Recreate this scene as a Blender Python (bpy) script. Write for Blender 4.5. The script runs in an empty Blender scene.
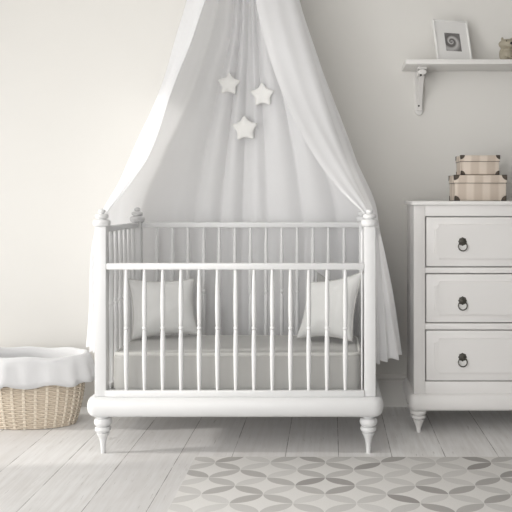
import bpy, bmesh, math, random
import numpy as np
from mathutils import Vector, Matrix

random.seed(7)
SC = bpy.context.scene
COL = SC.collection
PI = math.pi

# ------------------------------------------------------------------ camera
EYE = 1.181
F = 795.0                       # focal length in pixels of the 512 frame
VX, VY = 330.0, 199.0           # vanishing point of the room's depth lines
cam = bpy.data.cameras.new('camera')
cam.sensor_fit = 'HORIZONTAL'
cam.sensor_width = 36.0
cam.lens = F / 512.0 * 36.0
cam.shift_x = -(VX - 256.0) / 512.0
cam.shift_y = -(256.0 - VY) / 512.0
cam.clip_start = 0.05
cam_o = bpy.data.objects.new('camera', cam)
cam_o.location = (0, 0, EYE)
cam_o.rotation_euler = (PI / 2, 0, 0)
COL.objects.link(cam_o)
SC.camera = cam_o

# ------------------------------------------------------------------ light
SC.view_settings.view_transform = 'Standard'
SC.view_settings.look = 'None'
SC.view_settings.gamma = 1.0
SC.view_settings.use_curve_mapping = False
SC.view_settings.exposure = 0.05

world = bpy.data.worlds.new('daylight')
world.use_nodes = True
bg = world.node_tree.nodes['Background']
bg.inputs[0].default_value = (1.0, 0.995, 0.99, 1)
bg.inputs[1].default_value = 1.0
SC.world = world

sun = bpy.data.lights.new('low_sun', 'SUN')
sun.energy = 2.0
sun.angle = math.radians(3.5)
sun.color = (1.0, 0.97, 0.92)
sun_o = bpy.data.objects.new('low_sun', sun)
sd = Vector((1.0, 0.105, -0.33)).normalized()
sun_o.rotation_euler = sd.to_track_quat('-Z', 'Y').to_euler()
sun_o.location = (-6, 3, 3)
COL.objects.link(sun_o)



def window_light(name, loc, w, h, energy, aim=(1, 0, 0)):
    """area light in a wall opening: daylight beside the crib, added fill elsewhere"""
    li = bpy.data.lights.new(name, 'AREA')
    li.shape = 'RECTANGLE'
    li.size = h
    li.size_y = w
    li.energy = energy
    li.color = (1.0, 0.995, 0.99)
    o = bpy.data.objects.new(name, li)
    o.location = loc
    o.rotation_euler = Vector(aim).to_track_quat('-Z', 'Y').to_euler()
    COL.objects.link(o)


window_light('near_window_daylight', (-2.60, 3.87, 1.2), 1.05, 2.2, 5)
window_light('added_left_fill', (-2.60, 0.4, 1.45), 2.9, 2.3, 74)  # added fill from the front left, at an invented unseen opening
window_light('added_front_fill', (-1.35, -1.17, 1.35), 1.9, 2.3, 52, (0, 1, 0))  # added frontal fill behind the camera, brightens the canopy interior and chest


# ------------------------------------------------------------------ helpers
def at(px, py, Y):
    return Vector(((px - VX) * Y / F, Y, EYE + (VY - py) * Y / F))


def lin(c):
    c = c / 255.0
    return c / 12.92 if c <= 0.04045 else ((c + 0.055) / 1.055) ** 2.4


def rgb(r, g, b):
    return (lin(r), lin(g), lin(b), 1.0)


class NT:
    """tiny node-graph helper"""
    def __init__(self, name):
        self.m = bpy.data.materials.new(name)
        self.m.use_nodes = True
        self.t = self.m.node_tree
        self.p = self.t.nodes['Principled BSDF']

    def n(self, typ, **kw):
        nd = self.t.nodes.new(typ)
        for k, v in kw.items():
            setattr(nd, k, v)
        return nd

    def link(self, a, b):
        self.t.links.new(a, b)

    def val(self, sock, v):
        if hasattr(v, 'is_linked') or hasattr(v, 'links'):
            self.link(v, sock)
        else:
            sock.default_value = v

    def math(self, op, a, b=None, c=None):
        nd = self.n('ShaderNodeMath', operation=op)
        self.val(nd.inputs[0], a)
        if b is not None:
            self.val(nd.inputs[1], b)
        if c is not None:
            self.val(nd.inputs[2], c)
        return nd.outputs[0]

    def mix(self, f, a, b):
        nd = self.n('ShaderNodeMix', data_type='RGBA')
        self.val(nd.inputs[0], f)
        self.val(nd.inputs[6], a)
        self.val(nd.inputs[7], b)
        return nd.outputs[2]

    def coords(self, kind='Object'):
        return self.n('ShaderNodeTexCoord').outputs[kind]

    def sep(self, v):
        nd = self.n('ShaderNodeSeparateXYZ')
        self.link(v, nd.inputs[0])
        return nd.outputs

    def comb(self, x, y, z):
        nd = self.n('ShaderNodeCombineXYZ')
        for i, v in enumerate((x, y, z)):
            self.val(nd.inputs[i], v)
        return nd.outputs[0]

    def noise(self, vec, scale, detail=3, rough=0.5):
        nd = self.n('ShaderNodeTexNoise')
        self.link(vec, nd.inputs['Vector'])
        nd.inputs['Scale'].default_value = scale
        nd.inputs['Detail'].default_value = detail
        nd.inputs['Roughness'].default_value = rough
        return nd.outputs[0]

    def ramp(self, f, lo, hi, a=0.0, b=1.0):
        nd = self.n('ShaderNodeMapRange')
        self.val(nd.inputs[0], f)
        nd.inputs[1].default_value = lo
        nd.inputs[2].default_value = hi
        nd.inputs[3].default_value = a
        nd.inputs[4].default_value = b
        return nd.outputs[0]

    def bump(self, h, strength=0.2, dist=0.002):
        nd = self.n('ShaderNodeBump')
        nd.inputs['Strength'].default_value = strength
        nd.inputs['Distance'].default_value = dist
        self.link(h, nd.inputs['Height'])
        self.link(nd.outputs[0], self.p.inputs['Normal'])


def paint(name, c, rough=0.45, var=0.03, scale=9.0, bump=0.05):
    k = NT(name)
    v = k.coords()
    nz = k.noise(v, scale, 4)
    c1 = rgb(*c)
    c0 = tuple(x * (1 - var * 2) for x in c1[:3]) + (1,)
    k.link(k.mix(nz, c0, c1), k.p.inputs['Base Color'])
    k.p.inputs['Roughness'].default_value = rough
    if bump:
        k.bump(k.noise(v, 220, 2), bump, 0.001)
    return k.m


def cloth(name, c, trans=0.0, weave=900.0, bump=0.12, var=0.04):
    k = NT(name)
    v = k.coords()
    s = k.sep(v)
    w = k.math('MULTIPLY', k.math('SINE', k.math('MULTIPLY', k.math('ADD', s[0], s[1]), weave)),
               k.math('SINE', k.math('MULTIPLY', s[2], weave)))
    nz = k.noise(v, 14, 4)
    c1 = rgb(*c)
    c0 = tuple(x * (1 - var * 2) for x in c1[:3]) + (1,)
    col = k.mix(nz, c0, c1)
    k.link(col, k.p.inputs['Base Color'])
    k.p.inputs['Roughness'].default_value = 0.9
    k.p.inputs['Specular IOR Level'].default_value = 0.15
    k.p.inputs['Sheen Weight'].default_value = 0.15
    k.bump(k.math('ADD', k.math('MULTIPLY', w, 0.3), k.noise(v, 40, 3)), bump, 0.002)
    if trans:
        out = k.t.nodes['Material Output']
        tr = k.n('ShaderNodeBsdfTranslucent')
        k.link(col, tr.inputs[0])
        mx = k.n('ShaderNodeMixShader')
        mx.inputs[0].default_value = trans
        k.link(k.p.outputs[0], mx.inputs[1])
        k.link(tr.outputs[0], mx.inputs[2])
        k.link(mx.outputs[0], out.inputs['Surface'])
    return k.m


def smooth(me, ang=35):
    me.polygons.foreach_set('use_smooth', [True] * len(me.polygons))
    me.set_sharp_from_angle(angle=math.radians(ang))


def obj(name, bm, mat, parent=None, ang=35, shift=True):
    """link a bmesh (in world coordinates) as one mesh; below a parent it is stored in the parent's frame"""
    bmesh.ops.recalc_face_normals(bm, faces=bm.faces)
    me = bpy.data.meshes.new(name)
    if parent is not None and shift:
        off = Vector(parent.location)
        p = parent.parent
        while p:
            off += Vector(p.location)
            p = p.parent
        bmesh.ops.translate(bm, verts=bm.verts, vec=-off)
    bm.to_mesh(me)
    bm.free()
    smooth(me, ang)
    me.materials.append(mat)
    o = bpy.data.objects.new(name, me)
    COL.objects.link(o)
    if parent is not None:
        o.parent = parent
    return o


def tag(o, label, cat, group=None):
    o['label'] = label
    o['category'] = cat
    if group:
        o['group'] = group
    return o


def thing(name, loc, label, cat, group=None):
    o = bpy.data.objects.new(name, None)
    o.empty_display_size = 0.1
    o.location = loc
    COL.objects.link(o)
    return tag(o, label, cat, group)


def struct(name, bm, mat, ang=35):
    o = obj(name, bm, mat, None, ang)
    o['kind'] = 'structure'
    return o


def top_mesh(name, bm, mat, label, cat, base, group=None, ang=35):
    """a one-mesh thing with its origin at its base"""
    bmesh.ops.translate(bm, verts=bm.verts, vec=-Vector(base))
    o = obj(name, bm, mat, None, ang)
    o.location = base
    return tag(o, label, cat, group)


def add_box(bm, x0, x1, y0, y1, z0, z1, bev=0.0, seg=2):
    m = Matrix.Translation(((x0 + x1) / 2, (y0 + y1) / 2, (z0 + z1) / 2)) @ Matrix.Diagonal((x1 - x0, y1 - y0, z1 - z0, 1))
    r = bmesh.ops.create_cube(bm, size=1, matrix=m)
    if bev:
        vs = set(r['verts'])
        es = [e for e in bm.edges if e.verts[0] in vs and e.verts[1] in vs]
        bmesh.ops.bevel(bm, geom=es, offset=bev, segments=seg, profile=0.5, affect='EDGES')
    return r


def box(x0, x1, y0, y1, z0, z1, bev=0.003, seg=2):
    bm = bmesh.new()
    add_box(bm, x0, x1, y0, y1, z0, z1, bev, seg)
    return bm


def add_lathe(bm, prof, cx, cy, seg=24, cz=0.0):
    rings = []
    for r, z in prof:
        rings.append([bm.verts.new((cx + r * math.cos(2 * PI * i / seg), cy + r * math.sin(2 * PI * i / seg), cz + z)) for i in range(seg)])
    for a, b in zip(rings, rings[1:]):
        for i in range(seg):
            bm.faces.new((a[i], a[(i + 1) % seg], b[(i + 1) % seg], b[i]))
    bm.faces.new(rings[0])
    bm.faces.new(rings[-1])


def add_tube(bm, pts, r, seg=6, closed=False):
    pts = [Vector(p) for p in pts]
    n = len(pts)
    rings = []
    up = Vector((0, 0, 1))
    for i, p in enumerate(pts):
        if closed:
            d = pts[(i + 1) % n] - pts[i - 1]
        else:
            d = pts[min(i + 1, n - 1)] - pts[max(i - 1, 0)]
        d.normalize()
        u = up if abs(d.z) < 0.9 else Vector((0, 1, 0))
        a = d.cross(u).normalized()
        b = a.cross(d).normalized()
        rr = r(i / (n - 1)) if callable(r) else r
        rings.append([bm.verts.new(p + (a * math.cos(2 * PI * k / seg) + b * math.sin(2 * PI * k / seg)) * rr) for k in range(seg)])
    for i in range(n if closed else n - 1):
        a, b = rings[i], rings[(i + 1) % n]
        for k in range(seg):
            bm.faces.new((a[k], a[(k + 1) % seg], b[(k + 1) % seg], b[k]))
    if not closed:
        bm.faces.new(rings[0])
        bm.faces.new(rings[-1])


def add_prism(bm, poly, axis, a, b):
    """extrude a 2-D polygon between a and b along an axis: axis 'x' takes (y,z), 'y' takes (x,z), 'z' takes (x,y)"""
    def P(u, v, w):
        return {'x': (w, u, v), 'y': (u, w, v), 'z': (u, v, w)}[axis]
    A = [bm.verts.new(P(u, v, a)) for u, v in poly]
    B = [bm.verts.new(P(u, v, b)) for u, v in poly]
    n = len(poly)
    for i in range(n):
        bm.faces.new((A[i], A[(i + 1) % n], B[(i + 1) % n], B[i]))
    bm.faces.new(A)
    bm.faces.new(B)


def frame_sweep(x0, x1, y0, y1, prof, r=0.02, seg=5):
    """closed moulding: profile (offset, z) swept round a rounded rectangle, filled top and bottom"""
    bm = bmesh.new()
    rings = []
    for off, z in prof:
        R = r + off
        ring = []
        for (cx, cy, a0) in ((x1 - r, y1 - r, 0), (x0 + r, y1 - r, 90), (x0 + r, y0 + r, 180), (x1 - r, y0 + r, 270)):
            for i in range(seg + 1):
                a = math.radians(a0 + 90 * i / seg)
                ring.append(bm.verts.new((cx + R * math.cos(a), cy + R * math.sin(a), z)))
        rings.append(ring)
    n = len(rings[0])
    for a, b in zip(rings, rings[1:]):
        for i in range(n):
            bm.faces.new((a[i], a[(i + 1) % n], b[(i + 1) % n], b[i]))
    bm.faces.new(rings[0])
    bm.faces.new(rings[-1])
    return bm


def half_round(z0, z1, out, n=12, flat=0.25):
    """profile of a plump half-round moulding"""
    zc, h = (z0 + z1) / 2, (z1 - z0) / 2
    pr = [(-0.02, z0)]
    for i in range(n + 1):
        a = -PI / 2 + PI * i / n
        c = math.cos(a) ** 0.75 if math.cos(a) > 0 else 0
        pr.append((out * c, zc + h * math.sin(a)))
    pr.append((-0.02, z1))
    return pr


def interp(zs, vs, z):
    """monotone cubic (PCHIP-like) interpolation with zs increasing"""
    zs = np.asarray(zs, float)
    vs = np.asarray(vs, float)
    h = np.diff(zs)
    d = np.diff(vs) / h
    m = np.zeros_like(vs)
    m[0], m[-1] = d[0], d[-1]
    for i in range(1, len(vs) - 1):
        m[i] = 0 if d[i - 1] * d[i] <= 0 else 2 * d[i - 1] * d[i] / (d[i - 1] + d[i])
    z = min(max(z, zs[0]), zs[-1])
    i = min(max(int(np.searchsorted(zs, z)) - 1, 0), len(h) - 1)
    t = (z - zs[i]) / h[i]
    return ((2 * t ** 3 - 3 * t ** 2 + 1) * vs[i] + (t ** 3 - 2 * t ** 2 + t) * h[i] * m[i]
            + (-2 * t ** 3 + 3 * t ** 2) * vs[i + 1] + (t ** 3 - t ** 2) * h[i] * m[i + 1])


# ------------------------------------------------------------------ materials
def floor_mat():
    k = NT('whitewashed_planks')
    s = k.sep(k.coords())
    W = 0.2445
    a = k.math('DIVIDE', k.math('ADD', s[0], 0.205 + 20 * W), W)
    idx = k.math('FLOOR', a)
    fr = k.math('FRACT', a)
    wn = k.n('ShaderNodeTexWhiteNoise', noise_dimensions='1D')
    k.link(idx, wn.inputs['W'])
    rnd = wn.outputs[0]
    gap = k.math('LESS_THAN', k.math('MINIMUM', fr, k.math('SUBTRACT', 1.0, fr)), k.ramp(k.noise(k.comb(k.math('MULTIPLY', s[0], 3), k.math('MULTIPLY', s[1], 9), 0.0), 1.0, 3), 0.3, 0.7, 0.001, 0.011))
    # butt joints at a different place on every board
    yy = k.math('ADD', k.math('DIVIDE', s[1], 5.3), k.math('MULTIPLY', rnd, 7.3))
    fy = k.math('FRACT', yy)
    wn2 = k.n('ShaderNodeTexWhiteNoise', noise_dimensions='2D')
    k.link(k.comb(idx, k.math('FLOOR', yy), 0.0), wn2.inputs['Vector'])
    joint = k.math('LESS_THAN', fy, 0.0006)
    line = k.math('MAXIMUM', gap, joint)
    gv = k.comb(k.math('ADD', k.math('MULTIPLY', s[0], 42), k.math('MULTIPLY', rnd, 90)), k.math('MULTIPLY', s[1], 2.6), 0.0)
    grain = k.noise(gv, 1.0, 6, 0.62)
    gv2 = k.comb(k.math('ADD', k.math('MULTIPLY', s[0], 9), k.math('MULTIPLY', rnd, 40)), k.math('MULTIPLY', s[1], 1.6), 0.0)
    wv = k.n('ShaderNodeTexWave', wave_type='RINGS')
    k.link(gv2, wv.inputs[0])
    wv.inputs['Scale'].default_value = 1.6
    wv.inputs['Distortion'].default_value = 4.0
    wv.inputs['Detail'].default_value = 3.0
    g = k.math('ADD', k.math('MULTIPLY', k.ramp(grain, 0.4, 0.68), 0.85), k.math('MULTIPLY', wv.outputs[1], 0.12))
    base = k.mix(wn2.outputs[0], rgb(222, 220, 219), rgb(235, 234, 233))
    col = k.mix(k.math('MULTIPLY', g, 0.75), base, rgb(212, 209, 206))
    kn = k.noise(k.comb(k.math('MULTIPLY', s[0], 14), k.math('MULTIPLY', s[1], 5), rnd), 1.0, 2)
    col = k.mix(k.ramp(kn, 0.72, 0.80, 0, 0.5), col, rgb(150, 143, 136))
    col = k.mix(k.math('MULTIPLY', line, 0.75), col, rgb(120, 114, 108))
    ck = k.noise(k.comb(k.math('ADD', k.math('MULTIPLY', s[0], 75), k.math('MULTIPLY', rnd, 60)), k.math('MULTIPLY', s[1], 5.5), 3.0), 1.0, 4, 0.7)
    col = k.mix(k.ramp(ck, 0.62, 0.70, 0, 0.6), col, rgb(166, 160, 155))
    k.link(col, k.p.inputs['Base Color'])
    k.p.inputs['Roughness'].default_value = 0.55
    k.p.inputs['Specular IOR Level'].default_value = 0.3
    k.bump(k.math('SUBTRACT', k.math('MULTIPLY', grain, 0.4), line), 0.25, 0.002)
    return k.m


def rug_mat():
    """overlapping circles: leaves along the edges of a diamond lattice"""
    k = NT('leaf_lattice_rug')
    s = k.sep(k.coords())
    u = k.math('DIVIDE', k.math('ADD', s[0], 0.5110 - RUG0[0] * -1), 0.2455)
    v = k.math('DIVIDE', k.math('ADD', s[1], -3.536 - RUG0[1] * -1), 0.1900)
    a = k.math('ADD', k.math('ADD', u, v), 50.0)
    b = k.math('ADD', k.math('SUBTRACT', u, v), 50.0)

    def leaf(p, q, seed):
        fp = k.math('SUBTRACT', k.math('FRACT', p), 0.5)
        rq = k.math('ROUND', q)
        bq = k.math('ADD', k.math('ABSOLUTE', k.math('SUBTRACT', q, rq)), 0.5)
        d = k.math('ADD', k.math('MULTIPLY', fp, fp), k.math('MULTIPLY', bq, bq))
        ins = k.ramp(d, 0.495, 0.485)
        wn = k.n('ShaderNodeTexWhiteNoise', noise_dimensions='3D')
        k.link(k.comb(k.math('FLOOR', p), rq, seed), wn.inputs['Vector'])
        return ins, wn.outputs[0]
    i1, r1 = leaf(a, b, 1.5)
    i2, r2 = leaf(b, a, 7.5)
    ground = rgb(236, 234, 231)
    pale, dark = rgb(222, 220, 217), rgb(164, 160, 157)

    def tone(r):
        return k.mix(k.math('POWER', r, 2.0), pale, dark)
    col = k.mix(i1, ground, tone(r1))
    col = k.mix(i2, col, tone(r2))
    nz = k.noise(k.coords(), 260, 3)
    col = k.mix(k.math('MULTIPLY', nz, 0.16), col, rgb(150, 146, 142))
    k.link(col, k.p.inputs['Base Color'])
    k.p.inputs['Roughness'].default_value = 0.95
    k.p.inputs['Specular IOR Level'].default_value = 0.1
    k.bump(nz, 0.5, 0.003)
    return k.m


def striped_mat():
    k = NT('striped_linen_board')
    s = k.sep(k.coords())
    t = k.math('FRACT', k.math('ADD', k.math('DIVIDE', k.math('ADD', s[0], k.math('MULTIPLY', s[1], 1.0)), 0.083), 50.3))
    tri = k.math('ABSOLUTE', k.math('SUBTRACT', k.math('MULTIPLY', t, 2.0), 1.0))
    f = k.ramp(tri, 0.35, 0.6)
    nz = k.noise(k.coords(), 300, 2)
    col = k.mix(f, rgb(222, 210, 197), rgb(203, 189, 175))
    col = k.mix(k.math('MULTIPLY', nz, 0.25), col, rgb(186, 170, 154))
    k.link(col, k.p.inputs['Base Color'])
    k.p.inputs['Roughness'].default_value = 0.7
    return k.m


def spiral_mat():
    k = NT('spiral_photograph')
    s = k.sep(k.coords())
    x = k.math('ADD', s[0], 0.006)
    z = k.math('ADD', s[2], -0.004)
    r = k.math('SQRT', k.math('ADD', k.math('MULTIPLY', x, x), k.math('MULTIPLY', z, z)))
    th = k.math('ARCTAN2', z, x)
    ph = k.math('ADD', th, k.math('MULTIPLY', k.math('LOGARITHM', k.math('ADD', r, 0.002), 2.718), 5.2))
    w = k.ramp(k.math('SINE', ph), -0.5, 0.9)
    fine = k.ramp(k.math('SINE', k.math('MULTIPLY', ph, 3.0)), -1, 1)
    col = k.mix(w, rgb(104, 101, 100), rgb(206, 204, 203))
    col = k.mix(k.math('MULTIPLY', fine, 0.25), col, rgb(130, 128, 127))
    col = k.mix(k.ramp(r, 0.034, 0.05, 0, 0.35), col, rgb(140, 138, 137))
    k.link(col, k.p.inputs['Base Color'])
    k.p.inputs['Roughness'].default_value = 0.35
    return k.m


RUG0 = (0.4, 2.9)               # the rug's origin
M = {
    'wall': paint('warm_white_wall_paint', (231, 229, 224.5), 0.85, 0.01, 2.0, 0.08),
    'far_wall': paint('bounce_cut_grey', (100, 100, 100), 0.85, 0.01, 2.0, 0.08),  # unseen walls made dark to cut bounce light and raise contrast
    'ceil': paint('white_ceiling_paint', (238, 237, 234), 0.9, 0.01),
    'trim': paint('white_trim_paint', (226, 224, 220), 0.5, 0.01),
    'crib': paint('white_satin_lacquer', (226, 226, 226), 0.38, 0.012, 6.0, 0.03),
    'chest': paint('soft_white_lacquer', (232, 230, 228), 0.4, 0.012, 6.0, 0.03),
    'shelf': paint('white_shelf_paint', (229, 227, 224), 0.45, 0.012),
    'drape': cloth('sheer_white_voile', (250, 250, 251), 0.34, 700, 0.03, 0.01),
    'star': cloth('white_felt', (246, 245, 242), 0, 900, 0.2, 0.02),
    'sheet': cloth('grey_fitted_sheet', (188, 187, 184), 0, 900, 0.1),
    'piping_and_highlight': cloth('light_grey_piping_and_highlight', (214, 213, 209), 0, 900, 0.1),  # trim of the pillows; on the mattress a painted edge highlight
    'pillow': cloth('pale_grey_linen', (236, 236, 234), 0, 800, 0.15),
    'pillow2': cloth('mid_grey_linen', (166, 165, 163), 0, 800, 0.15),
    'liner': cloth('white_cotton_liner', (214, 214, 215), 0, 900, 0.12, 0.02),
    'cane': paint('natural_wicker', (222, 208, 189), 0.6, 0.10, 55.0, 0.3),
    'cane2': paint('pale_wicker_stakes', (236, 225, 208), 0.6, 0.08, 55.0, 0.3),
    'iron': paint('antique_iron', (84, 81, 74), 0.45, 0.15, 120.0, 0.2),
    'corner': paint('dark_metal_corners', (88, 78, 68), 0.45, 0.1, 60.0, 0.1),
    'mat': paint('white_mount_board', (240, 239, 237), 0.7, 0.01),
    'clay': paint('sage_grey_ceramic', (176, 168, 150), 0.55, 0.08, 45.0, 0.1),
    'black': paint('dark_glaze', (34, 30, 28), 0.3, 0.05),
    'screw': paint('dark_screw_head', (52, 50, 48), 0.4, 0.05),
    'glass_frame': paint('white_window_paint', (240, 239, 236), 0.5, 0.01),
}
M['iron'].node_tree.nodes['Principled BSDF'].inputs['Metallic'].default_value = 0.2
M['floor'] = floor_mat()
M['rug'] = rug_mat()
M['stripe'] = striped_mat()
M['spiral'] = spiral_mat()

# ------------------------------------------------------------------ the room
WALL = 4.536
XL, XR, YF, ZC = -2.62, 2.5, -1.2, 2.75
struct('floor', box(XL - .1, XR + .1, YF, WALL + .1, -0.1, 0.0, 0), M['floor'])
struct('wall_back', box(XL - .1, XR + .1, WALL, WALL + .1, 0.0, ZC, 0), M['wall'])
struct('ceiling', box(XL - .1, XR + .1, YF, WALL + .1, ZC, ZC + .1, 0), M['ceil'])
struct('wall_right', box(XR, XR + .1, YF, WALL, 0.0, ZC, 0), M['far_wall'])
GX0, GX1, GZ0, GZ1 = -2.35, -0.35, 0.15, 2.55
bm = bmesh.new()
add_box(bm, XL - .1, GX0, YF - .1, YF, 0, ZC)
add_box(bm, GX1, XR + .1, YF - .1, YF, 0, ZC)
add_box(bm, GX0, GX1, YF - .1, YF, 0, GZ0)
add_box(bm, GX0, GX1, YF - .1, YF, GZ1, ZC)
struct('wall_front', bm, M['far_wall'])
bm = bmesh.new()
for (a, b, c, d) in ((GX0, GX0 + .05, GZ0, GZ1), (GX1 - .05, GX1, GZ0, GZ1), (GX0, GX1, GZ0, GZ0 + .05), (GX0, GX1, GZ1 - .05, GZ1)):
    add_box(bm, a, b, YF - .07, YF - .03, c, d, 0.004)
struct('added_window_front', bm, M['glass_frame'])  # unseen opening behind the camera, added for the frontal fill
WY0, WY1, WZ0, WZ1 = 3.33, 4.42, 0.06, 2.35
VY0, VY1, VZ0, VZ1 = -1.10, 1.90, 0.25, 2.65
bm = bmesh.new()
add_box(bm, XL - .1, XL, YF, VY0, 0, ZC)
add_box(bm, XL - .1, XL, VY1, WY0, 0, ZC)
add_box(bm, XL - .1, XL, VY0, VY1, 0, VZ0)
add_box(bm, XL - .1, XL, VY0, VY1, VZ1, ZC)
add_box(bm, XL - .1, XL, WY1, WALL, 0, ZC)
add_box(bm, XL - .1, XL, WY0, WY1, WZ1, ZC)
add_box(bm, XL - .1, XL, WY0, WY1, 0, WZ0)
struct('wall_left', bm, M['wall'])
bm = bmesh.new()
for (a, b, c, d) in ((VY0, VY0 + .05, VZ0, VZ1), (VY1 - .05, VY1, VZ0, VZ1), (VY0, VY1, VZ0, VZ0 + .05), (VY0, VY1, VZ1 - .05, VZ1)):
    add_box(bm, XL - .07, XL - .03, a, b, c, d, 0.004)
struct('added_window_left', bm, M['glass_frame'])  # unseen opening in the left wall, added for the left fill
bm = bmesh.new()
for (a, b, c, d) in ((WY0, WY0 + .05, WZ0, WZ1), (WY1 - .05, WY1, WZ0, WZ1), (WY0, WY1, WZ0, WZ0 + .05), (WY0, WY1, WZ1 - .05, WZ1)):
    add_box(bm, XL - .07, XL - .03, a, b, c, d, 0.004)
struct('window_1', bm, M['glass_frame'])
bm = bmesh.new()
prof = [(WALL, 0), (WALL - .018, 0), (WALL - .018, .142), (WALL - .015, .148), (WALL - .015, .152), (WALL - .020, .158),
        (WALL - .020, .166), (WALL - .012, .174), (WALL - .006, .179), (WALL, .180)]
add_prism(bm, prof, 'x', XL, XR)
struct('baseboard_back', bm, M['trim'], 25)

# ------------------------------------------------------------------ rug
bm = box(-0.612, 1.42, 2.25, 3.616, 0.0005, 0.009, 0.003)
top_mesh('rug', bm, M['rug'], 'pale grey rug with a lattice of overlapping leaf shapes on the plank floor', 'rug', (RUG0[0], RUG0[1], 0))

# ------------------------------------------------------------------ crib
CX0, CX1, CY0, CY1 = -1.062, 0.185, 3.70, 4.38
PW = 0.0265
BW = 0.0335
crib = thing('crib', ((CX0 + CX1) / 2, (CY0 + CY1) / 2, 0), 'white wooden slatted crib with turned feet under a fabric canopy', 'crib')


def fin(bm, cx, cy, z):
    pr = [(0.020, 0), (0.034, 0.0005), (0.0385, 0.006), (0.0402, 0.014), (0.0402, 0.019), (0.0385, 0.026), (0.034, 0.0315), (0.021, 0.0335), (0.021, 0.036),
          (0.027, 0.0375), (0.0308, 0.043), (0.0312, 0.049), (0.0285, 0.055), (0.022, 0.0585), (0.0115, 0.060), (0.0115, 0.0615), (0.0160, 0.0645), (0.0175, 0.070), (0.0160, 0.0755),
          (0.009, 0.080), (0.002, 0.081)]
    add_lathe(bm, pr, cx, cy, 28, z)


def foot_profile(h, s):
    pr = [(0.034, h), (0.034, h - .006), (0.026, h - .0085), (0.026, h - .0115), (0.035, h - .0135), (0.0405, h - .022), (0.0418, h - .030), (0.0405, h - .038), (0.035, h - .0465), (0.026, h - .049), (0.026, h - .052),
          (0.0325, h - .0535), (0.0368, h - .059), (0.0375, h - .064), (0.0368, h - .069), (0.0325, h - .0745), (0.024, h - .0765), (0.024, h - .0795), (0.0300, h - .081), (0.0285, h - .087), (0.0225, h - .098), (0.0172, h - .112), (0.0138, h - .130), (0.0115, h - .150), (0.0105, 0.0)]
    return [(r * s, z) for r, z in pr]


for cy in (CY0, CY1):
    for cx in (CX0, CX1):
        post = obj('post', box(cx - PW, cx + PW, cy - PW, cy + PW, 0.267, 1.054, 0.004), M['crib'], crib)
        bm = bmesh.new()
        fin(bm, cx, cy, 1.0535)
        obj('finial', bm, M['crib'], post, 40)
        bm = bmesh.new()
        add_lathe(bm, foot_profile(0.177, 1.0), cx + 0.006 * (1 if cx < 0 else -1), cy, 28)
        obj('foot', bm, M['crib'], crib)
obj('base_moulding', frame_sweep(CX0 - BW + .003, CX1 + BW - .003, CY0 - BW + .003, CY1 + BW - .003, half_round(0.177, 0.267, 0.033)), M['crib'], crib, 50)
RT = 0.0125
# rails: low front and the fixed top rails of the back and the two ends
obj('front_rail', box(CX0 + PW + .002, CX1 - PW - .002, CY0 - .031, CY0 - .005, 0.8545, 0.884, 0.004), M['crib'], crib)
obj('back_rail', box(CX0 + PW - .001, CX1 - PW + .001, CY1 - RT, CY1 + RT, 1.024, 1.053, 0.004), M['crib'], crib)
for cx in (CX0, CX1):
    obj('end_rail', box(cx - RT, cx + RT, CY0 + PW - .001, CY1 - PW + .001, 1.024, 1.053, 0.004), M['crib'], crib)
    obj('lower_rail', box(cx - RT, cx + RT, CY0 + PW - .001, CY1 - PW + .001, 0.267, 0.297, 0.003), M['crib'], crib)
for cy in (CY0 - .021, CY1):
    obj('lower_rail', box(CX0 + PW - .001, CX1 - PW + .001, cy - RT, cy + RT, 0.267, 0.297, 0.003), M['crib'], crib)
# guide rods of the lowered front side
for cx in (CX0 + PW + .010, CX1 - PW - .010):
    bm = bmesh.new()
    add_lathe(bm, [(0.004, 0.288), (0.004, 1.03)], cx, CY0 + 0.010, 8)
    obj('guide_rod', bm, M['crib'], crib)


def spindle_mesh(h, name):
    pr = [(0.0072, 0), (0.0082, 0.02), (0.0098, 0.07), (0.0112, 0.13), (0.0116, 0.19), (0.0112, 0.235), (0.0098, 0.264), (0.0090, 0.277), (0.0074, 0.2795), (0.0074, 0.282), (0.0106, 0.2845),
          (0.0114, 0.288), (0.0114, 0.291), (0.0106, 0.2945), (0.0074, 0.2965), (0.0074, 0.2995), (0.0096, 0.305), (0.0104, 0.34), (0.0114, 0.39), (0.0110, 0.44), (0.0098, 0.49), (0.0082, 0.53), (0.0074, 0.5615)]
    k = h / 0.5615
    bm = bmesh.new()
    add_lathe(bm, [(r, z * k) for r, z in pr], 0, 0, 14)
    me = bpy.data.meshes.new(name)
    bmesh.ops.recalc_face_normals(bm, faces=bm.faces)
    bm.to_mesh(me)
    bm.free()
    smooth(me, 50)
    me.materials.append(M['crib'])
    return me


def put_spindle(me, x, y, z):
    o = bpy.data.objects.new('spindle', me)
    COL.objects.link(o)
    o.parent = crib
    o.location = (x - crib.location.x, y - crib.location.y, z)


sp_f = spindle_mesh(0.559, 'front_spindle')
sp_b = spindle_mesh(0.729, 'tall_spindle')
for i in range(13):
    px = 126.3 + 18.25 * i
    put_spindle(sp_f, (px - VX) * (CY0 - .021) / F, CY0 - .021, 0.296)
for i in range(13):
    px = 156.9 + 15.6 * i
    put_spindle(sp_b, (px - VX) * CY1 / F, CY1, 0.296)
for cx in (CX0, CX1):
    for i in range(7):
        put_spindle(sp_b, cx, CY0 + (i + 1) * (CY1 - CY0) / 8, 0.296)

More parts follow.
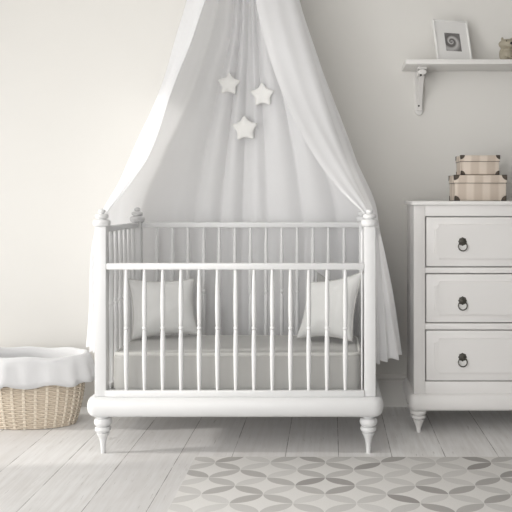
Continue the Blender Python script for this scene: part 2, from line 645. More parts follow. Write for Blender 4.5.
# ------------------------------------------------------------------ mattress
MX0, MX1, MY0, MY1, MZ0, MZ1 = CX0 + 0.034, CX1 - 0.034, 3.742, 4.235, 0.268, 0.458
mat_t = thing('mattress', ((MX0 + MX1) / 2, (MY0 + MY1) / 2, MZ0), 'grey sheeted mattress lying inside the white crib', 'mattress')
bm = bmesh.new()
add_box(bm, MX0, MX1, MY0, MY1, MZ0, MZ1)
ve = [e for e in bm.edges if abs(e.verts[0].co.z - e.verts[1].co.z) > 0.1]
bmesh.ops.bevel(bm, geom=ve, offset=0.05, segments=5, profile=0.5, affect='EDGES')
he = [e for e in bm.edges if abs(e.verts[0].co.z - MZ1) < 1e-5 and abs(e.verts[1].co.z - MZ1) < 1e-5 and len(e.link_faces) == 2 and abs(e.link_faces[0].normal.z - e.link_faces[1].normal.z) > 0.5]
bmesh.ops.bevel(bm, geom=he, offset=0.034, segments=6, profile=0.5, affect='EDGES')
obj('sheet', bm, M['sheet'], mat_t, 50)
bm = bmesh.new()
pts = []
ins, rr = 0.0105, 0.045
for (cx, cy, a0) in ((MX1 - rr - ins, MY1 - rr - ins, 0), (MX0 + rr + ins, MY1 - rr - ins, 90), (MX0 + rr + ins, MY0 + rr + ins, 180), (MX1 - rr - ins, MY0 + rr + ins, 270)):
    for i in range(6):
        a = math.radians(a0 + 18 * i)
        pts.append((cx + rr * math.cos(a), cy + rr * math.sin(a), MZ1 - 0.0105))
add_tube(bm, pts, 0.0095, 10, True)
obj('piping_and_highlight', bm, M['piping_and_highlight'], mat_t, 60)  # lighter tube standing in for the highlight on the rounded mattress edge


# ------------------------------------------------------------------ pillows
def pillow(name, base, size, T, yaw, lean, roll, mat, pmat, label, seed, wrinkle=0.004, pinch=0.12, taper=0.0, shear=0.0):
    """square pillow standing on its lower edge at base, leaning back; yaw turns it, roll tilts it in its own plane"""
    w, h = size[0] / 2, size[1] / 2
    t = thing(name, base, label, 'pillow')
    rx = Matrix.Translation((0, 0, 0)) @ Matrix.Rotation(yaw, 4, 'Z') @ Matrix.Rotation(-lean, 4, 'X') @ Matrix.Rotation(roll, 4, 'Y')
    N = 26
    rnd = random.Random(seed)
    ph = [rnd.uniform(0, 6.28) for _ in range(6)]

    def P(u, v, s):
        x = w * u * (1 - pinch * (1 - v * v))
        z = h * v * (1 - pinch * (1 - u * u))
        th = T * (max(0, 1 - u ** 4) ** 0.55) * (max(0, 1 - v ** 4) ** 0.55) * (0.55 + 0.45 * math.cos(u * 1.2) * math.cos(v * 1.2))
        th += wrinkle * (math.sin(5 * u + ph[0] + 3 * v) + math.sin(7 * v - 4 * u + ph[1]) + 0.6 * math.sin(13 * u * v + ph[2])) * (1 - u * u) * (1 - v * v)
        return Vector((x + shear * (z + h), s * th, (z + h) * (1 + taper * u)))
    bm = bmesh.new()
    gr = {}
    for s in (-1, 1):
        for i in range(N + 1):
            for j in range(N + 1):
                edge = i in (0, N) or j in (0, N)
                if edge and s == 1:
                    gr[s, i, j] = gr[-1, i, j]
                    continue
                u, v = -math.cos(PI * i / N), -math.cos(PI * j / N)
                gr[s, i, j] = bm.verts.new(rx @ P(u, v, s))
        for i in range(N):
            for j in range(N):
                bm.faces.new((gr[s, i, j], gr[s, i + 1, j], gr[s, i + 1, j + 1], gr[s, i, j + 1]))
    o = obj('cover', bm, mat, t, 80, shift=False)
    bm = bmesh.new()
    rim = []
    K = 20
    for q in range(4):
        for i in range(K):
            a = -1 + 2 * i / K
            u, v = ((a, -1), (1, a), (-a, 1), (-1, -a))[q]
            rim.append(rx @ P(u, v, 0))
    add_tube(bm, rim, 0.0042, 7, True)
    obj('piping_and_highlight', bm, pmat, t, 60, shift=False)
    return t


def zbase(px, py, Y):
    return (px - VX) * Y / F


pillow('pillow', ((166 - VX) * 4.13 / F, 4.115, 0.468), (0.345, 0.305), 0.062, math.radians(19), math.radians(17), math.radians(-2), M['pillow'], M['piping_and_highlight'],
       'large pale grey pillow leaning on the back slats at the left end of the crib', 3, taper=-0.04)
pillow('pillow', ((324 - VX) * 4.0 / F, 4.005, 0.474), (0.305, 0.315), 0.068, math.radians(-24), math.radians(12), math.radians(-1), M['pillow'], M['piping_and_highlight'],
       'pale grey pillow propped at the right end of the crib', 5, taper=0.10, shear=0.12)
pillow('pillow', ((322.5 - VX) * 4.2 / F, 4.185, 0.492), (0.20, 0.285), 0.034, math.radians(-4), math.radians(8), math.radians(14), M['pillow2'], M['pillow2'],
       'darker grey pillow mostly hidden behind another pillow, only its corner showing', 8, pinch=0.2)

# ------------------------------------------------------------------ canopy
RX, RY, RZ, RR = -0.444, 4.20, 2.60, 0.19
can = thing('bed_canopy', (RX, RY, RZ + 0.10), 'sheer white fabric canopy draped from above over the crib', 'canopy')


def ringpt(deg):
    a = math.radians(deg)
    return (RX + RR * math.sin(a), RY - RR * math.cos(a), RZ)      # 0 = front, +90 = right, 180 = back


def col_px(lst):
    return [tuple(at(px, py, Y)) for px, py, Y in lst]


COLS = []
# left front edge
COLS.append([ringpt(-8)] + col_px([(205, 0, 3.95), (190, 44, 3.90), (177, 76, 3.87), (167, 104, 3.84), (159, 130, 3.82), (149, 155, 3.80), (134, 178, 3.785), (119, 198, 3.775), (108, 212, 3.77)])
            + [(-1.086, 3.762, 1.03), (-1.092, 3.765, 0.9), (-1.098, 3.775, 0.7), (-1.10, 3.78, 0.46)])
# middle of the left front flap
COLS.append([ringpt(-48)] + col_px([(195, 0, 3.99), (180, 44, 3.93), (169, 76, 3.89), (159, 104, 3.87), (148, 130, 3.85), (138, 155, 3.83), (125, 178, 3.81), (113, 198, 3.79), (104, 213, 3.785)])
            + [(-1.105, 3.785, 1.03), (-1.125, 3.80, 0.9), (-1.125, 3.815, 0.7), (-1.15, 3.82, 0.45)])
# left outline
COLS.append([ringpt(-85)] + col_px([(187, 0, 4.08), (173.5, 45, 4.0), (161, 90, 3.95), (147, 127, 3.91), (130, 160, 3.88), (117, 186, 3.86), (106, 206, 3.84), (98, 226, 3.83), (94.5, 245, 3.83), (92.5, 268, 3.84), (92, 290, 3.85), (91.8, 315, 3.86), (90.5, 345, 3.87)]))
# left side half way back
COLS.append([ringpt(-110)] + [(-0.72, 4.25, 2.2), (-0.86, 4.19, 1.8), (-1.03, 4.12, 1.4), (-1.125, 4.10, 1.05), (-1.13, 4.10, 0.9), (-1.135, 4.10, 0.7), (-1.135, 4.10, 0.42)])
# back left corner
COLS.append([ringpt(-135)] + [(-0.66, 4.40, 2.2), (-0.80, 4.43, 1.8), (-1.0, 4.45, 1.4), (-1.115, 4.462, 1.12), (-1.125, 4.465, 0.9), (-1.13, 4.465, 0.7), (-1.13, 4.465, 0.40)])
# the back
for f, dg in ((-0.62, -152), (-0.3, -166), (0.0, -180), (0.3, -194), (0.62, -208)):
    c = RX
    COLS.append([ringpt(dg)] + [(c + f * 0.20, 4.43, 2.2), (c + f * 0.36, 4.462, 1.8), (c + f * 0.53, 4.474, 1.4), (c + f * 0.64, 4.476, 1.05), (c + f * 0.66, 4.476, 0.9), (c + f * 0.66, 4.476, 0.7), (c + f * 0.66, 4.476, 0.39)])
# back right corner
COLS.append([ringpt(-225)] + [(-0.23, 4.40, 2.2), (-0.09, 4.43, 1.8), (0.11, 4.45, 1.4), (0.235, 4.462, 1.12), (0.245, 4.465, 0.9), (0.248, 4.465, 0.7), (0.25, 4.465, 0.42)])
# right side half way back
COLS.append([ringpt(-252)] + [(-0.17, 4.25, 2.2), (-0.02, 4.19, 1.8), (0.13, 4.12, 1.4), (0.24, 4.10, 1.05), (0.265, 4.10, 0.9), (0.29, 4.12, 0.7), (0.30, 4.12, 0.42)])
# right outline
COLS.append([ringpt(-275)] + col_px([(297, 0, 4.08), (311, 48, 4.0), (328, 105, 3.94), (344, 150, 3.90), (358, 184, 3.87), (369, 207, 3.85), (375, 222, 3.85), (380, 245, 3.86), (386, 275, 3.87), (392, 308, 3.89), (400, 357, 3.91)]))
# middle of the right front flap
COLS.append([ringpt(-318)] + col_px([(277, 0, 3.99), (289, 48, 3.92), (308, 105, 3.88), (330, 150, 3.84), (350, 184, 3.81), (364, 205, 3.79), (370, 217, 3.785)])
            + [(0.222, 3.79, 1.03), (0.235, 3.80, 0.85), (0.25, 3.81, 0.65), (0.262, 3.82, 0.405)])
# right front edge
COLS.append([ringpt(-352)] + col_px([(256, 0, 3.95), (262.5, 32, 3.91), (271, 62, 3.88), (283, 95, 3.85), (299, 130, 3.82), (318, 162, 3.80), (339, 189, 3.785), (356, 206, 3.775), (364.5, 214, 3.77)])
            + [(0.206, 3.762, 1.03), (0.210, 3.765, 0.85), (0.214, 3.77, 0.65), (0.218, 3.775, 0.40)])
NC = len(COLS)
HEM = [c[-1][2] for c in COLS]
SUB, ROWS = 22, 90
NU = (NC - 1) * SUB + 1


def cr(p0, p1, p2, p3, t):
    return 0.5 * (2 * p1 + (p2 - p0) * t + (2 * p0 - 5 * p1 + 4 * p2 - p3) * t * t + (3 * p1 - p0 - 3 * p2 + p3) * t ** 3)


ctl = []
for c in COLS:
    c = sorted(c, key=lambda p: p[2])
    zs = [p[2] for p in c]
    ctl.append((zs, [p[0] for p in c], [p[1] for p in c]))
grid = np.zeros((ROWS + 1, NU, 3))
for r in range(ROWS + 1):
    t = r / ROWS
    kx, ky, kz = [], [], []
    for ci in range(NC):
        z = RZ + (HEM[ci] - RZ) * t
        kx.append(interp(ctl[ci][0], ctl[ci][1], z))
        ky.append(interp(ctl[ci][0], ctl[ci][2], z))
        kz.append(z)
    for u in range(NU):
        i = min(u // SUB, NC - 2)
        f = u / SUB - i
        idx = [max(i - 1, 0), i, i + 1, min(i + 2, NC - 1)]
        grid[r, u] = [cr(*[k[q] for q in idx], f) for k in (kx, ky, kz)]
# folds: displaced along the sheet's own horizontal normal
out = grid.copy()
U0, U1 = 4 * SUB, 10 * SUB                     # the back part
for r in range(ROWS + 1):
    t = r / ROWS
    for u in range(NU):
        a, b = grid[r, max(u - 1, 0)], grid[r, min(u + 1, NU - 1)]
        d = b - a
        n = np.array([d[1], -d[0]])
        n = n / (np.linalg.norm(n) + 1e-9)
        uc = u / SUB
        inb = 1 / (1 + math.exp(-(u - U0) / 8)) * 1 / (1 + math.exp((u - U1) / 8))
        amp_b = 0.026 * (0.55 + 0.45 * math.sin(PI * min(1, t * 1.25))) * min(1, t * 6 + .3)
        ph = uc * 3.9 + 0.55 * math.sin(uc * 1.9 + 0.4) + 0.25 * t
        w = 1.7 * abs(math.cos(ph)) - 1.0 + 0.3 * math.sin(uc * 2.3 + 1.0)
        # one deep pleat at the middle of the back
        w -= 1.2 * math.exp(-((uc - 6.97) / 0.17) ** 2)
        side = (1 - inb)
        # sides: gentle long folds, growing towards the hem below the rail
        low = max(0.0, (t - 0.62) / 0.38)
        amp_s = 0.004 + 0.014 * low
        if uc < 2.2:
            amp_s *= 0.35 + 0.2 * low
        elif uc > 12.0:
            amp_s *= 0.4 + 0.55 * low * max(0, 1 - abs(uc - 12.8))
        ws = math.sin(uc * 9.5 + 0.7) + 0.5 * math.sin(uc * 5.1 + 3 * t)
        q = inb * amp_b * w + side * amp_s * ws
        out[r, u, 0] += n[0] * q
        out[r, u, 1] += n[1] * q
        if r > ROWS - 6:
            out[r, u, 2] += 0.006 * math.sin(uc * 9.0 + 1.0) * (r - ROWS + 6) / 6 * (1 if (uc < 2.6 or uc > 11.5) else 0)
        if t > 0.55:
            out[r, u, 1] = min(out[r, u, 1], 4.512)
            if 3.95 < uc < 10.05:
                out[r, u, 1] = max(out[r, u, 1], 4.428)
        out[r, u, 1] = min(out[r, u, 1], 4.52)


def sheet_part(name, u0, u1, parent):
    bm = bmesh.new()
    g = [[bm.verts.new(out[r, u]) for u in range(u0, u1 + 1)] for r in range(ROWS + 1)]
    for r in range(ROWS):
        for u in range(u1 - u0):
            bm.faces.new((g[r][u], g[r][u + 1], g[r + 1][u + 1], g[r + 1][u]))
    o = obj(name, bm, M['drape'], parent, 80)
    return o


sheet_part('side_curtain', 0, 4 * SUB, can)
sheet_part('back_curtain', 4 * SUB, 10 * SUB, can)
sheet_part('side_curtain', 10 * SUB, NU - 1, can)
bm = bmesh.new()
add_tube(bm, [(RX + (RR - .008) * math.sin(i * PI / 16), RY - (RR - .008) * math.cos(i * PI / 16), RZ - 0.004) for i in range(32)], 0.006, 8, True)
obj('hoop', bm, M['trim'], can)
for k in range(3):
    a = k * 2 * PI / 3 + 0.5
    bm = bmesh.new()
    add_tube(bm, [(RX + (RR - .008) * math.sin(a), RY - (RR - .008) * math.cos(a), RZ), (RX, RY, ZC - 0.012)], 0.002, 6)
    obj('cord', bm, M['drape'], can)
bm = bmesh.new()
add_lathe(bm, [(0.004, -0.02), (0.012, -0.012), (0.02, -0.006), (0.02, 0.0)], RX, RY, 16, ZC)
obj('ceiling_hook', bm, M['trim'], can)


# ------------------------------------------------------------------ plush stars on the back curtain
def back_y(x, z):
    """front face of the back curtain near x, z"""
    sub = out[:, 3 * SUB:11 * SUB]
    d = (sub[:, :, 0] - x) ** 2 + (sub[:, :, 2] - z) ** 2
    m = d < 0.05 ** 2
    return float(sub[:, :, 1][m].min())


def star(px, py, R, rot, label):
    Y = 4.38
    for _ in range(3):
        c = at(px, py, Y)
        Y = back_y(c.x, c.z) - 0.019
    R = R * Y / F
    c = at(px, py, Y)
    bm = bmesh.new()
    n = 60
    rings = []
    raw = []
    for i in range(10):
        a = PI / 2 + rot + i * PI / 5
        r = R if i % 2 == 0 else R * 0.56
        raw.append(Vector((r * math.cos(a), r * math.sin(a))))
    # round the outline by repeated corner cutting
    pts = raw
    for _ in range(3):
        new = []
        for i in range(len(pts)):
            p, q = pts[i], pts[(i + 1) % len(pts)]
            new += [p * 0.8 + q * 0.2, p * 0.2 + q * 0.8]
        pts = new
    n = len(pts)
    T = 0.019
    for s in (-1, 1):
        for k in range(0, 9):
            f = 1 - (k / 9) ** 1.5
            hgt = s * T * (1 - f ** 3.0) ** 0.5 * (0.85 if k else 1)
            if k == 0:
                if s == -1:
                    rim = [bm.verts.new((p.x, 0, p.y)) for p in pts]
                ring = rim
            else:
                ring = [bm.verts.new((p.x * f, hgt, p.y * f)) for p in pts]
                for i in range(n):
                    bm.faces.new((prev[i], prev[(i + 1) % n], ring[(i + 1) % n], ring[i]))
            prev = ring
        cv = bm.verts.new((0, s * T * 0.87, 0))
        for i in range(n):
            bm.faces.new((prev[i], prev[(i + 1) % n], cv))
    bmesh.ops.translate(bm, verts=bm.verts, vec=c)
    top_mesh('plush_star', bm, M['star'], label, 'star', c, 'stars on the canopy', 70)


star(229, 84, 12.8, math.radians(-3), 'upper left plush white star on the canopy, nearest its left edge')
star(262.5, 95, 13.6, math.radians(2), 'upper right plush white star on the canopy')
star(245, 128.5, 14.4, math.radians(3), 'lowest of the three plush white stars on the canopy')

# ------------------------------------------------------------------ basket
BX, BY = -1.585, 4.185
bas = thing('wicker_basket', (BX, BY, 0), 'oval wicker basket with a white cloth liner on the floor left of the crib', 'basket')
BH = 0.352


def bas_ab(z):
    t = z / BH
    e = t ** 0.75
    return 0.240 + (0.292 - 0.240) * e + 0.012 * math.sin(PI * t), 0.118 + (0.158 - 0.118) * e + 0.010 * math.sin(PI * t)


NS = 30
bm = bmesh.new()
rows = 34
for i in range(rows):
    z = 0.007 + (BH - 0.014) * i / (rows - 1)
    a, b = bas_ab(z)
    pts = []
    m = NS * 6
    for j in range(m):
        th = 2 * PI * j / m
        k = th / (2 * PI) * NS
        off = 0.0034 * math.cos(PI * k + (PI if i % 2 else 0))
        pts.append((BX + (a + off) * math.cos(th), BY + (b + off) * math.sin(th), z))
    add_tube(bm, pts, 0.0048, 5, True)
obj('weave', bm, M['cane'], bas, 60)
bm = bmesh.new()
for j in range(NS):
    for dth in (-0.013, 0.013):
        th = 2 * PI * j / NS + dth
        pts = []
        for q in range(10):
            z = 0.003 + (BH - 0.006) * q / 9
            a, b = bas_ab(z)
            pts.append((BX + (a + .0022) * math.cos(th), BY + (b + .0022) * math.sin(th), z))
        add_tube(bm, pts, 0.0042, 6)
st = obj('stakes', bm, M['cane2'], bas, 60)
bm = bmesh.new()
rings = []
for z in [0.004 + i * 0.05 for i in range(8)]:
    a, b = bas_ab(z)
    rings.append([bm.verts.new((BX + (a - .006) * math.cos(2 * PI * j / 48), BY + (b - .006) * math.sin(2 * PI * j / 48), z)) for j in range(48)])
for r0, r1 in zip(rings, rings[1:]):
    for j in range(48):
        bm.faces.new((r0[j], r0[(j + 1) % 48], r1[(j + 1) % 48], r1[j]))
bm.faces.new(rings[0])
obj('inner_wall', bm, M['cane'], bas, 60)
# liner: over the rim, down the outside to a wavy hem, and down inside
bm = bmesh.new()
prof = [(-0.030, 0.14), (-0.026, 0.22), (-0.022, 0.28), (-0.018, 0.342), (-0.010, 0.368), (0.002, 0.374), (0.014, 0.370), (0.021, 0.356), (0.024, 0.345), (0.027, 0.31), (0.030, 0.275), (0.032, 0.0)]
m = 160


def hem(th):
    d = math.degrees(th) % 360
    v = 0.226 + 0.009 * math.sin(5 * th + 0.6) + 0.006 * math.sin(11 * th)
    v += 0.022 * math.exp(-((d - 262) / 5.5) ** 2)
    v += 0.012 * math.exp(-((d - 345) / 25) ** 2)
    return v


rings = []
for pi_, (off, z) in enumerate(prof):
    ring = []
    for j in range(m):
        th = 2 * PI * j / m
        zz = z
        a, b = bas_ab(min(max(z, 0.2), BH))
        o2 = off
        wob = 0.004 * math.sin(7 * th + 1.3) + 0.003 * math.sin(17 * th)
        if pi_ >= 7:
            f = (pi_ - 6) / 5
            o2 += wob * (0.5 + 1.4 * f)
            h = hem(th)
            zz = 0.356 + (h - 0.356) * (pi_ - 7) / 4
            o2 += 0.028 * f * max(0.0, math.cos(th)) ** 2
        elif pi_ >= 3:
            zz += 0.004 * math.sin(3 * th + 0.4) + 0.003 * math.sin(8 * th)
        a, b = bas_ab(min(max(zz, 0.2), BH))
        if pi_ >= 7:
            a, b = bas_ab(BH * 0.93)
            o2 += 0.0
        ring.append(bm.verts.new((BX + (a + o2) * math.cos(th), BY + (b + o2) * math.sin(th), zz)))
    rings.append(ring)
for r0, r1 in zip(rings, rings[1:]):
    for j in range(m):
        bm.faces.new((r0[j], r0[(j + 1) % m], r1[(j + 1) % m], r1[j]))
bm.faces.new(rings[0])
ln = obj('liner', bm, M['liner'], bas, 70)
md = ln.modifiers.new('thickness', 'SOLIDIFY')
md.thickness = 0.003
md.offset = 0
ln['label'] = 'white cloth liner folded over the rim'

# ------------------------------------------------------------------ chest of drawers
DX0, DX1, DY0, DY1 = 0.4216, 1.4216, 4.00, 4.37
che = thing('chest_of_drawers', ((DX0 + DX1) / 2, (DY0 + DY1) / 2, 0), 'tall white chest of three drawers with iron ring pulls', 'chest of drawers')


def zc(py):
    return EYE + (VY - py) * DY0 / F


FT = 0.050
obj('body', box(DX0 + .002, DX1 - .002, DY0 + FT, DY1, 0.20, 1.150, 0.002), M['chest'], che)
bm = bmesh.new()
dz = [(zc(267.5), zc(216.2)), (zc(323.5), zc(273.2)), (zc(381.7), zc(329.6))]
ox0 = (425.3 - VX) * DY0 / F
ox1 = DX1 - (ox0 - DX0)
add_box(bm, DX0, ox0, DY0, DY0 + FT + .002, 0.20, 1.150, 0.002)
add_box(bm, ox1, DX1, DY0, DY0 + FT + .002, 0.20, 1.150, 0.002)
edges = [1.150] + [v for (b, a) in dz for v in (a, b)] + [0.20]
for i in range(0, len(edges), 2):
    add_box(bm, ox0, ox1, DY0 + .0004, DY0 + FT + .002, edges[i + 1], edges[i], 0.0015)
obj('face_frame', bm, M['chest'], che)
obj('top', box(DX0 - .012, DX1 + .012, DY0 - .022, DY1 + .005, 1.150, 1.171, 0.005, 3), M['chest'], che)
obj('base_moulding', frame_sweep(DX0 + .003, DX1 - .003, DY0 + .003, DY1 - .003, half_round(0.1165, 0.2025, 0.026)), M['chest'], che, 50)
for x in (DX0 + .028, DX1 - .028):
    for y in (DY0 + .03, DY1 - .03):
        bm = bmesh.new()
        h = 0.118
        pr = [(0.028, h), (0.030, h - .004), (0.037, h - .007), (0.0400, h - .014), (0.037, h - .022), (0.025, h - .0255), (0.025, h - .028), (0.033, h - .031), (0.0365, h - .038),
              (0.033, h - .045), (0.023, h - .0475), (0.023, h - .0495), (0.0295, h - .052), (0.027, h - .058), (0.0195, h - .074), (0.0138, h - .092), (0.0108, h - .110), (0.0105, 0)]
        add_lathe(bm, pr, x, y, 28)
        obj('foot', bm, M['chest'], che)


def panel_shape(x0, x1, z0, z1):
    """rectangle with stepped concave corners, anticlockwise"""
    c = 0.026
    P = []
    for (cx, cz, sx, sz) in ((x0, z0, 1, 1), (x1, z0, -1, 1), (x1, z1, -1, -1), (x0, z1, 1, -1)):
        arc = []
        for i in range(7):
            a = math.radians(90 * i / 6)
            arc.append((cx + sx * c * math.cos(a), cz + sz * c * math.sin(a)))
        # arc runs from the horizontal edge (a=0) to the vertical edge (a=90)
        if sx * sz > 0:
            arc = arc[::-1]
        P += arc
    return P


hx = [(462.2 - VX) * DY0 / F]
hx.append(DX0 + DX1 - hx[0])
for (z0, z1), hy in zip(dz, (241.5, 300.4, 356.8)):
    g = 0.0055
    dr = obj('drawer', box(ox0 + g, ox1 - g, DY0 + .001, DY0 + FT, z0 + g, z1 - g, 0.0025), M['chest'], che)
    p0 = (434.3 - VX) * DY0 / F
    mz = 0.0427
    bm = bmesh.new()
    x0, x1, b0, b1 = p0, DX0 + DX1 - p0, z0 + mz, z1 - mz
    add_prism(bm, panel_shape(x0, x1, b0, b1), 'y', DY0 - .0080, DY0 + .002)
    es = [e for e in bm.edges if all(abs(v.co.y - (DY0 - .0080)) < 1e-5 for v in e.verts)]
    bmesh.ops.bevel(bm, geom=es, offset=0.0022, segments=2, profile=0.5, affect='EDGES')
    obj('raised_panel', bm, M['chest'], dr)
    for x in hx:
        zz = zc(hy)
        bm = bmesh.new()
        # flower-like rosette with a boss, and a hanging ring
        n = 32
        prev = None
        yb = DY0 - .0078
        for (rr, dy) in ((0.020, 0.0), (0.0205, 0.002), (0.018, 0.0055), (0.012, 0.006), (0.0085, 0.0085), (0.007, 0.012), (0.004, 0.0145), (0.0008, 0.015)):
            ring = []
            for i in range(n):
                a = 2 * PI * i / n
                q = rr * (1 + (0.07 * math.cos(8 * a) if rr > 0.01 else 0))
                ring.append(bm.verts.new((x + q * math.cos(a), yb - dy, zz + q * math.sin(a))))
            if prev:
                for i in range(n):
                    bm.faces.new((prev[i], prev[(i + 1) % n], ring[(i + 1) % n], ring[i]))
            prev = ring
        bm.faces.new(prev)
        add_tube(bm, [(x + 0.0220 * math.sin(i * PI / 14), yb - 0.0105 + 0.003 * math.cos(i * PI / 14), zz - 0.0230 - 0.0220 * -math.cos(i * PI / 14) - .001) for i in range(28)], 0.0031, 8, True)
        obj('ring_pull', bm, M['iron'], dr, 40)['label'] = 'dark iron ring pull'


# ------------------------------------------------------------------ two striped boxes
def corner_cap(bm, x, y, z, sx, sy, sz, r, t=0.0016):
    """metal cap over one box corner: a quarter disc on each of its three faces"""
    n = 6
    arc = [(r * math.cos(PI / 2 * i / n), r * math.sin(PI / 2 * i / n)) for i in range(n + 1)]
    poly = [(0, 0)] + arc
    for ax in range(3):
        c = (x, y, z)
        s = (sx, sy, sz)
        o1, o2 = [q for q in range(3) if q != ax]
        lo, hi = [], []
        for (u, v) in poly:
            p = [0, 0, 0]
            p[o1] = c[o1] + s[o1] * (t - u)
            p[o2] = c[o2] + s[o2] * (t - v)
            p[ax] = c[ax] - s[ax] * 0.0008
            lo.append(bm.verts.new(p))
            p = list(p)
            p[ax] = c[ax] + s[ax] * t
            hi.append(bm.verts.new(p))
        m = len(poly)
        for i in range(m):
            bm.faces.new((lo[i], lo[(i + 1) % m], hi[(i + 1) % m], hi[i]))
        bm.faces.new(lo)
        bm.faces.new(hi)


def storage_box(x0, x1, y0, y1, z0, zl, z1, r, label):
    t = thing('storage_box', ((x0 + x1) / 2, (y0 + y1) / 2, z0), label, 'box', 'striped boxes on the chest')
    body = obj('body', box(x0 + .002, x1 - .002, y0 + .002, y1 - .002, z0 + .0018, zl + .004, 0.002), M['stripe'], t)
    bm = bmesh.new()
    add_box(bm, x0 - .001, x1 + .001, y0 - .001, y1 + .001, zl, z1 - .0018, 0.0022)
    lid = obj('lid', bm, M['stripe'], t)
    for sx, x in ((-1, x0), (1, x1)):
        for sy, y in ((-1, y0), (1, y1)):
            bm = bmesh.new()
            corner_cap(bm, x - sx * .002, y - sy * .002, z0 + .0018, sx, sy, -1, r)
            obj('metal_corner', bm, M['corner'], body)
            bm = bmesh.new()
            corner_cap(bm, x + sx * .001, y + sy * .001, z1 - .0018, sx, sy, 1, r)
            obj('metal_corner', bm, M['corner'], lid)
    bm = bmesh.new()
    add_box(bm, x0 - .0018, x1 + .0018, y0 - .0018, y1 + .0018, zl - .0004, zl + .0018, 0)
    obj('lid_edging', bm, M['corner'], lid)


storage_box(0.6405, 0.9063, 4.08, 4.275, 1.171, 1.262, 1.3055, 0.027, 'larger lower beige striped box with dark metal corners on the white chest')
storage_box(0.6756, 0.8747, 4.10, 4.265, 1.3055, 1.374, 1.408, 0.022, 'smaller beige striped box with dark metal corners stacked on a larger one')

# ------------------------------------------------------------------ shelf
sh = thing('wall_shelf', (0.87, WALL, 1.909), 'narrow white shelf on a carved bracket mounted high on the wall', 'shelf')
obj('board', box(0.4096, 1.33, 4.288, WALL - .001, 1.909, 1.935, 0.0025), M['shelf'], sh)
SX = 0.5075
bm = bmesh.new()
# wall plate with a round lower end
pl = [(SX - .024, 1.908), (SX - .024, 1.692)] + [(SX - .024 * math.cos(a), 1.684 - .026 * math.sin(a)) for a in [PI * i / 12 for i in range(1, 12)]] + [(SX + .024, 1.692), (SX + .024, 1.908)]
add_prism(bm, pl, 'y', WALL - .014, WALL - .0005)
es = [e for e in bm.edges if all(abs(v.co.y - (WALL - .014)) < 1e-5 for v in e.verts)]
bmesh.ops.bevel(bm, geom=es, offset=0.004, segments=2, profile=0.5, affect='EDGES')
br = obj('bracket', bm, M['shelf'], sh)
bm = bmesh.new()
# curved arm seen edge on: from the foot of the plate up to the underside of the board
fr, bk = [], []
for i in range(15):
    t = i / 14
    y = WALL - .016 - 0.135 * (t ** 1.6)
    z = 1.683 + 0.200 * t
    fr.append((y - .012, z))
    bk.append((y + .012 * (1 - .2 * t), z + .012 * t))
poly = fr + [(4.376, 1.895), (4.376, 1.909), (WALL - .012, 1.909), (WALL - .012, 1.88)] + [(WALL - .03, 1.87)] + bk[::-1][1:] 
add_prism(bm, poly, 'x', SX - .0135, SX + .0135)
arm = obj('arm', bm, M['shelf'], br)
bm = bmesh.new()
add_box(bm, SX - .0255, SX + .0255, 4.362, 4.44, 1.8945, 1.909, 0.004)
obj('block', bm, M['shelf'], br)
bm = bmesh.new()
n = 20
prv = None
for rr, y in ((0.021, 4.42), (0.0235, 4.366), (0.0225, 4.359), (0.018, 4.355)):
    ring = [bm.verts.new((SX + rr * 1.05 * math.cos(2 * PI * i / n), y, 1.8775 + rr * .72 * math.sin(2 * PI * i / n))) for i in range(n)]
    if prv:
        for i in range(n):
            bm.faces.new((prv[i], prv[(i + 1) % n], ring[(i + 1) % n], ring[i]))
    prv = ring
bm.faces.new(prv)
obj('scroll', bm, M['shelf'], br)
for (px, py, y) in ((421.0, 75.0, 4.3545), (418.8, 105.8, 4.502)):
    c = at(px, py, y)
    bm = bmesh.new()
    n = 12
    prv = None
    for rr, dy in ((0.0055, .012), (0.0055, 0.0), (0.004, -.002)):
        ring = [bm.verts.new((c.x + rr * math.cos(2 * PI * i / n), c.y + dy, c.z + rr * math.sin(2 * PI * i / n))) for i in range(n)]
        if prv:
            for i in range(n):
                bm.faces.new((prv[i], prv[(i + 1) % n], ring[(i + 1) % n], ring[i]))
        prv = ring
    bm.faces.new(prv)
    obj('screw', bm, M['screw'], br)['label'] = 'small dark screw head'

# ------------------------------------------------------------------ framed picture, turned a little and leaning back
pf = thing('picture_frame', ((0.587 + 0.789) / 2, 4.372, 1.9352), 'white framed spiral photograph in a wide white mount on the shelf', 'picture')
yaw = math.atan2(0.062, 0.202)
Rm = Matrix.Rotation(yaw, 4, 'Z') @ Matrix.Rotation(-math.atan2(0.070, 0.237), 4, 'X')
FW, FH = 0.210, 0.2475


def leaned(name, bm, mat, ang=35):
    # origin left at the picture's centre so that its own coordinates follow it
    me_o = obj(name, bm, mat, pf, ang, shift=False)
    return me_o


lift = 0.007
bm = bmesh.new()
b = 0.009
for (x0, x1, z0, z1) in ((-FW / 2, -FW / 2 + b, 0, FH), (FW / 2 - b, FW / 2, 0, FH), (-FW / 2 + b, FW / 2 - b, 0, b), (-FW / 2 + b, FW / 2 - b, FH - b, FH)):
    add_box(bm, x0, x1, -.009, .009, z0, z1, 0.0015)
add_box(bm, -FW / 2 + b - .002, FW / 2 - b + .002, .003, .007, b - .002, FH - b + .002, 0)
bmesh.ops.transform(bm, matrix=Matrix.Translation((0, 0, lift * .4)) @ Rm, verts=bm.verts)
leaned('frame', bm, M['mat'])
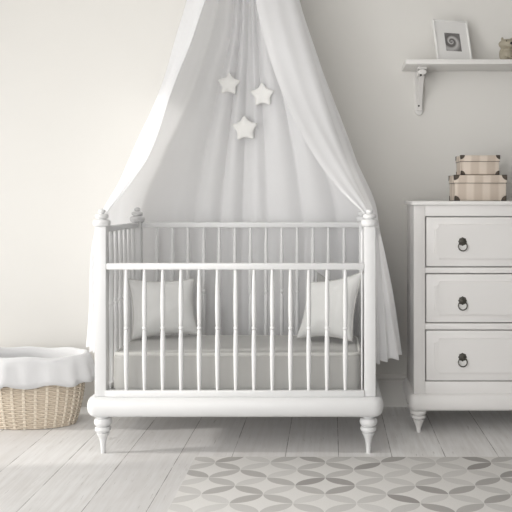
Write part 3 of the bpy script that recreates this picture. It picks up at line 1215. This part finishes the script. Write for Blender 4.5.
# mount with a window cut in it
bm = bmesh.new()
wx0, wx1, wz0, wz1 = -0.0455, 0.0495, 0.060, 0.171
for (x0, x1, z0, z1) in ((-FW / 2 + b, wx0, b, FH - b), (wx1, FW / 2 - b, b, FH - b), (wx0, wx1, b, wz0), (wx0, wx1, wz1, FH - b)):
    add_box(bm, x0, x1, -.004, -.001, z0, z1, 0)
bmesh.ops.transform(bm, matrix=Matrix.Translation((0, 0, lift * .4)) @ Rm, verts=bm.verts)
leaned('mount', bm, M['mat'])
bm = bmesh.new()
add_box(bm, wx0 - .003, wx1 + .003, -.001, .0025, wz0 - .003, wz1 + .003, 0)
bmesh.ops.translate(bm, verts=bm.verts, vec=(0, 0, -(wz0 + wz1) / 2))
pr_ = leaned('print', bm, M['spiral'])
pr_.matrix_local = Matrix.Translation((0, 0, lift * .4)) @ Rm @ Matrix.Translation((0, 0, (wz0 + wz1) / 2))
pr_['label'] = 'grey photograph of a spiral'
bm = bmesh.new()
add_prism(bm, [(-.03, .002), (.03, .002), (.02, .17), (-.02, .17)], 'y', 0.007, 0.010)
bmesh.ops.transform(bm, matrix=Matrix.Translation((0, 0.098, 0)) @ Matrix.Rotation(yaw, 4, 'Z') @ Matrix.Rotation(math.radians(8), 4, 'X'), verts=bm.verts)
leaned('easel_back', bm, M['mat'])

# ------------------------------------------------------------------ ceramic animal figurine
fx = (507.8 - VX) * 4.40 / F
fg = thing('animal_figurine', (fx, 4.40, 1.9352), 'small sage grey bear figurine sitting on the shelf by the picture', 'figurine')


def ball(bm, c, r, sub=3):
    mtx = Matrix.Translation(c) @ Matrix.Diagonal((r[0], r[1], r[2], 1))
    bmesh.ops.create_icosphere(bm, subdivisions=sub, radius=1, matrix=mtx)


bm = bmesh.new()
ball(bm, (0, 0, 0.038), (0.034, 0.030, 0.040))
ball(bm, (0, 0, 0.068), (0.024, 0.022, 0.026))
ball(bm, (0, -0.004, 0.101), (0.053, 0.040, 0.030))
ball(bm, (0.010, -0.036, 0.094), (0.026, 0.020, 0.018))
ball(bm, (-0.036, 0.000, 0.046), (0.012, 0.013, 0.032))
ball(bm, (0.036, 0.000, 0.046), (0.012, 0.013, 0.032))
ball(bm, (-0.020, -0.032, 0.014), (0.016, 0.028, 0.014))
ball(bm, (0.020, -0.032, 0.014), (0.016, 0.028, 0.014))
ball(bm, (-0.031, 0.0, 0.130), (0.008, 0.007, 0.013))
ball(bm, (0.022, 0.0, 0.128), (0.010, 0.007, 0.012))
bd = obj('body', bm, M['clay'], fg, 80, shift=False)
rm = bd.modifiers.new('blend', 'REMESH')
rm.mode = 'VOXEL'
rm.voxel_size = 0.0035
rm.use_smooth_shade = True
sm = bd.modifiers.new('soften', 'SMOOTH')
sm.iterations = 4
bm = bmesh.new()
ball(bm, (0.009, -0.0555, 0.098), (0.010, 0.006, 0.008))
obj('nose', bm, M['black'], fg, 80, shift=False)
for x in (-0.016, 0.024):
    bm = bmesh.new()
    ball(bm, (x, -0.0395, 0.113), (0.0035, 0.003, 0.0035))
    obj('eye', bm, M['black'], fg, 80, shift=False)
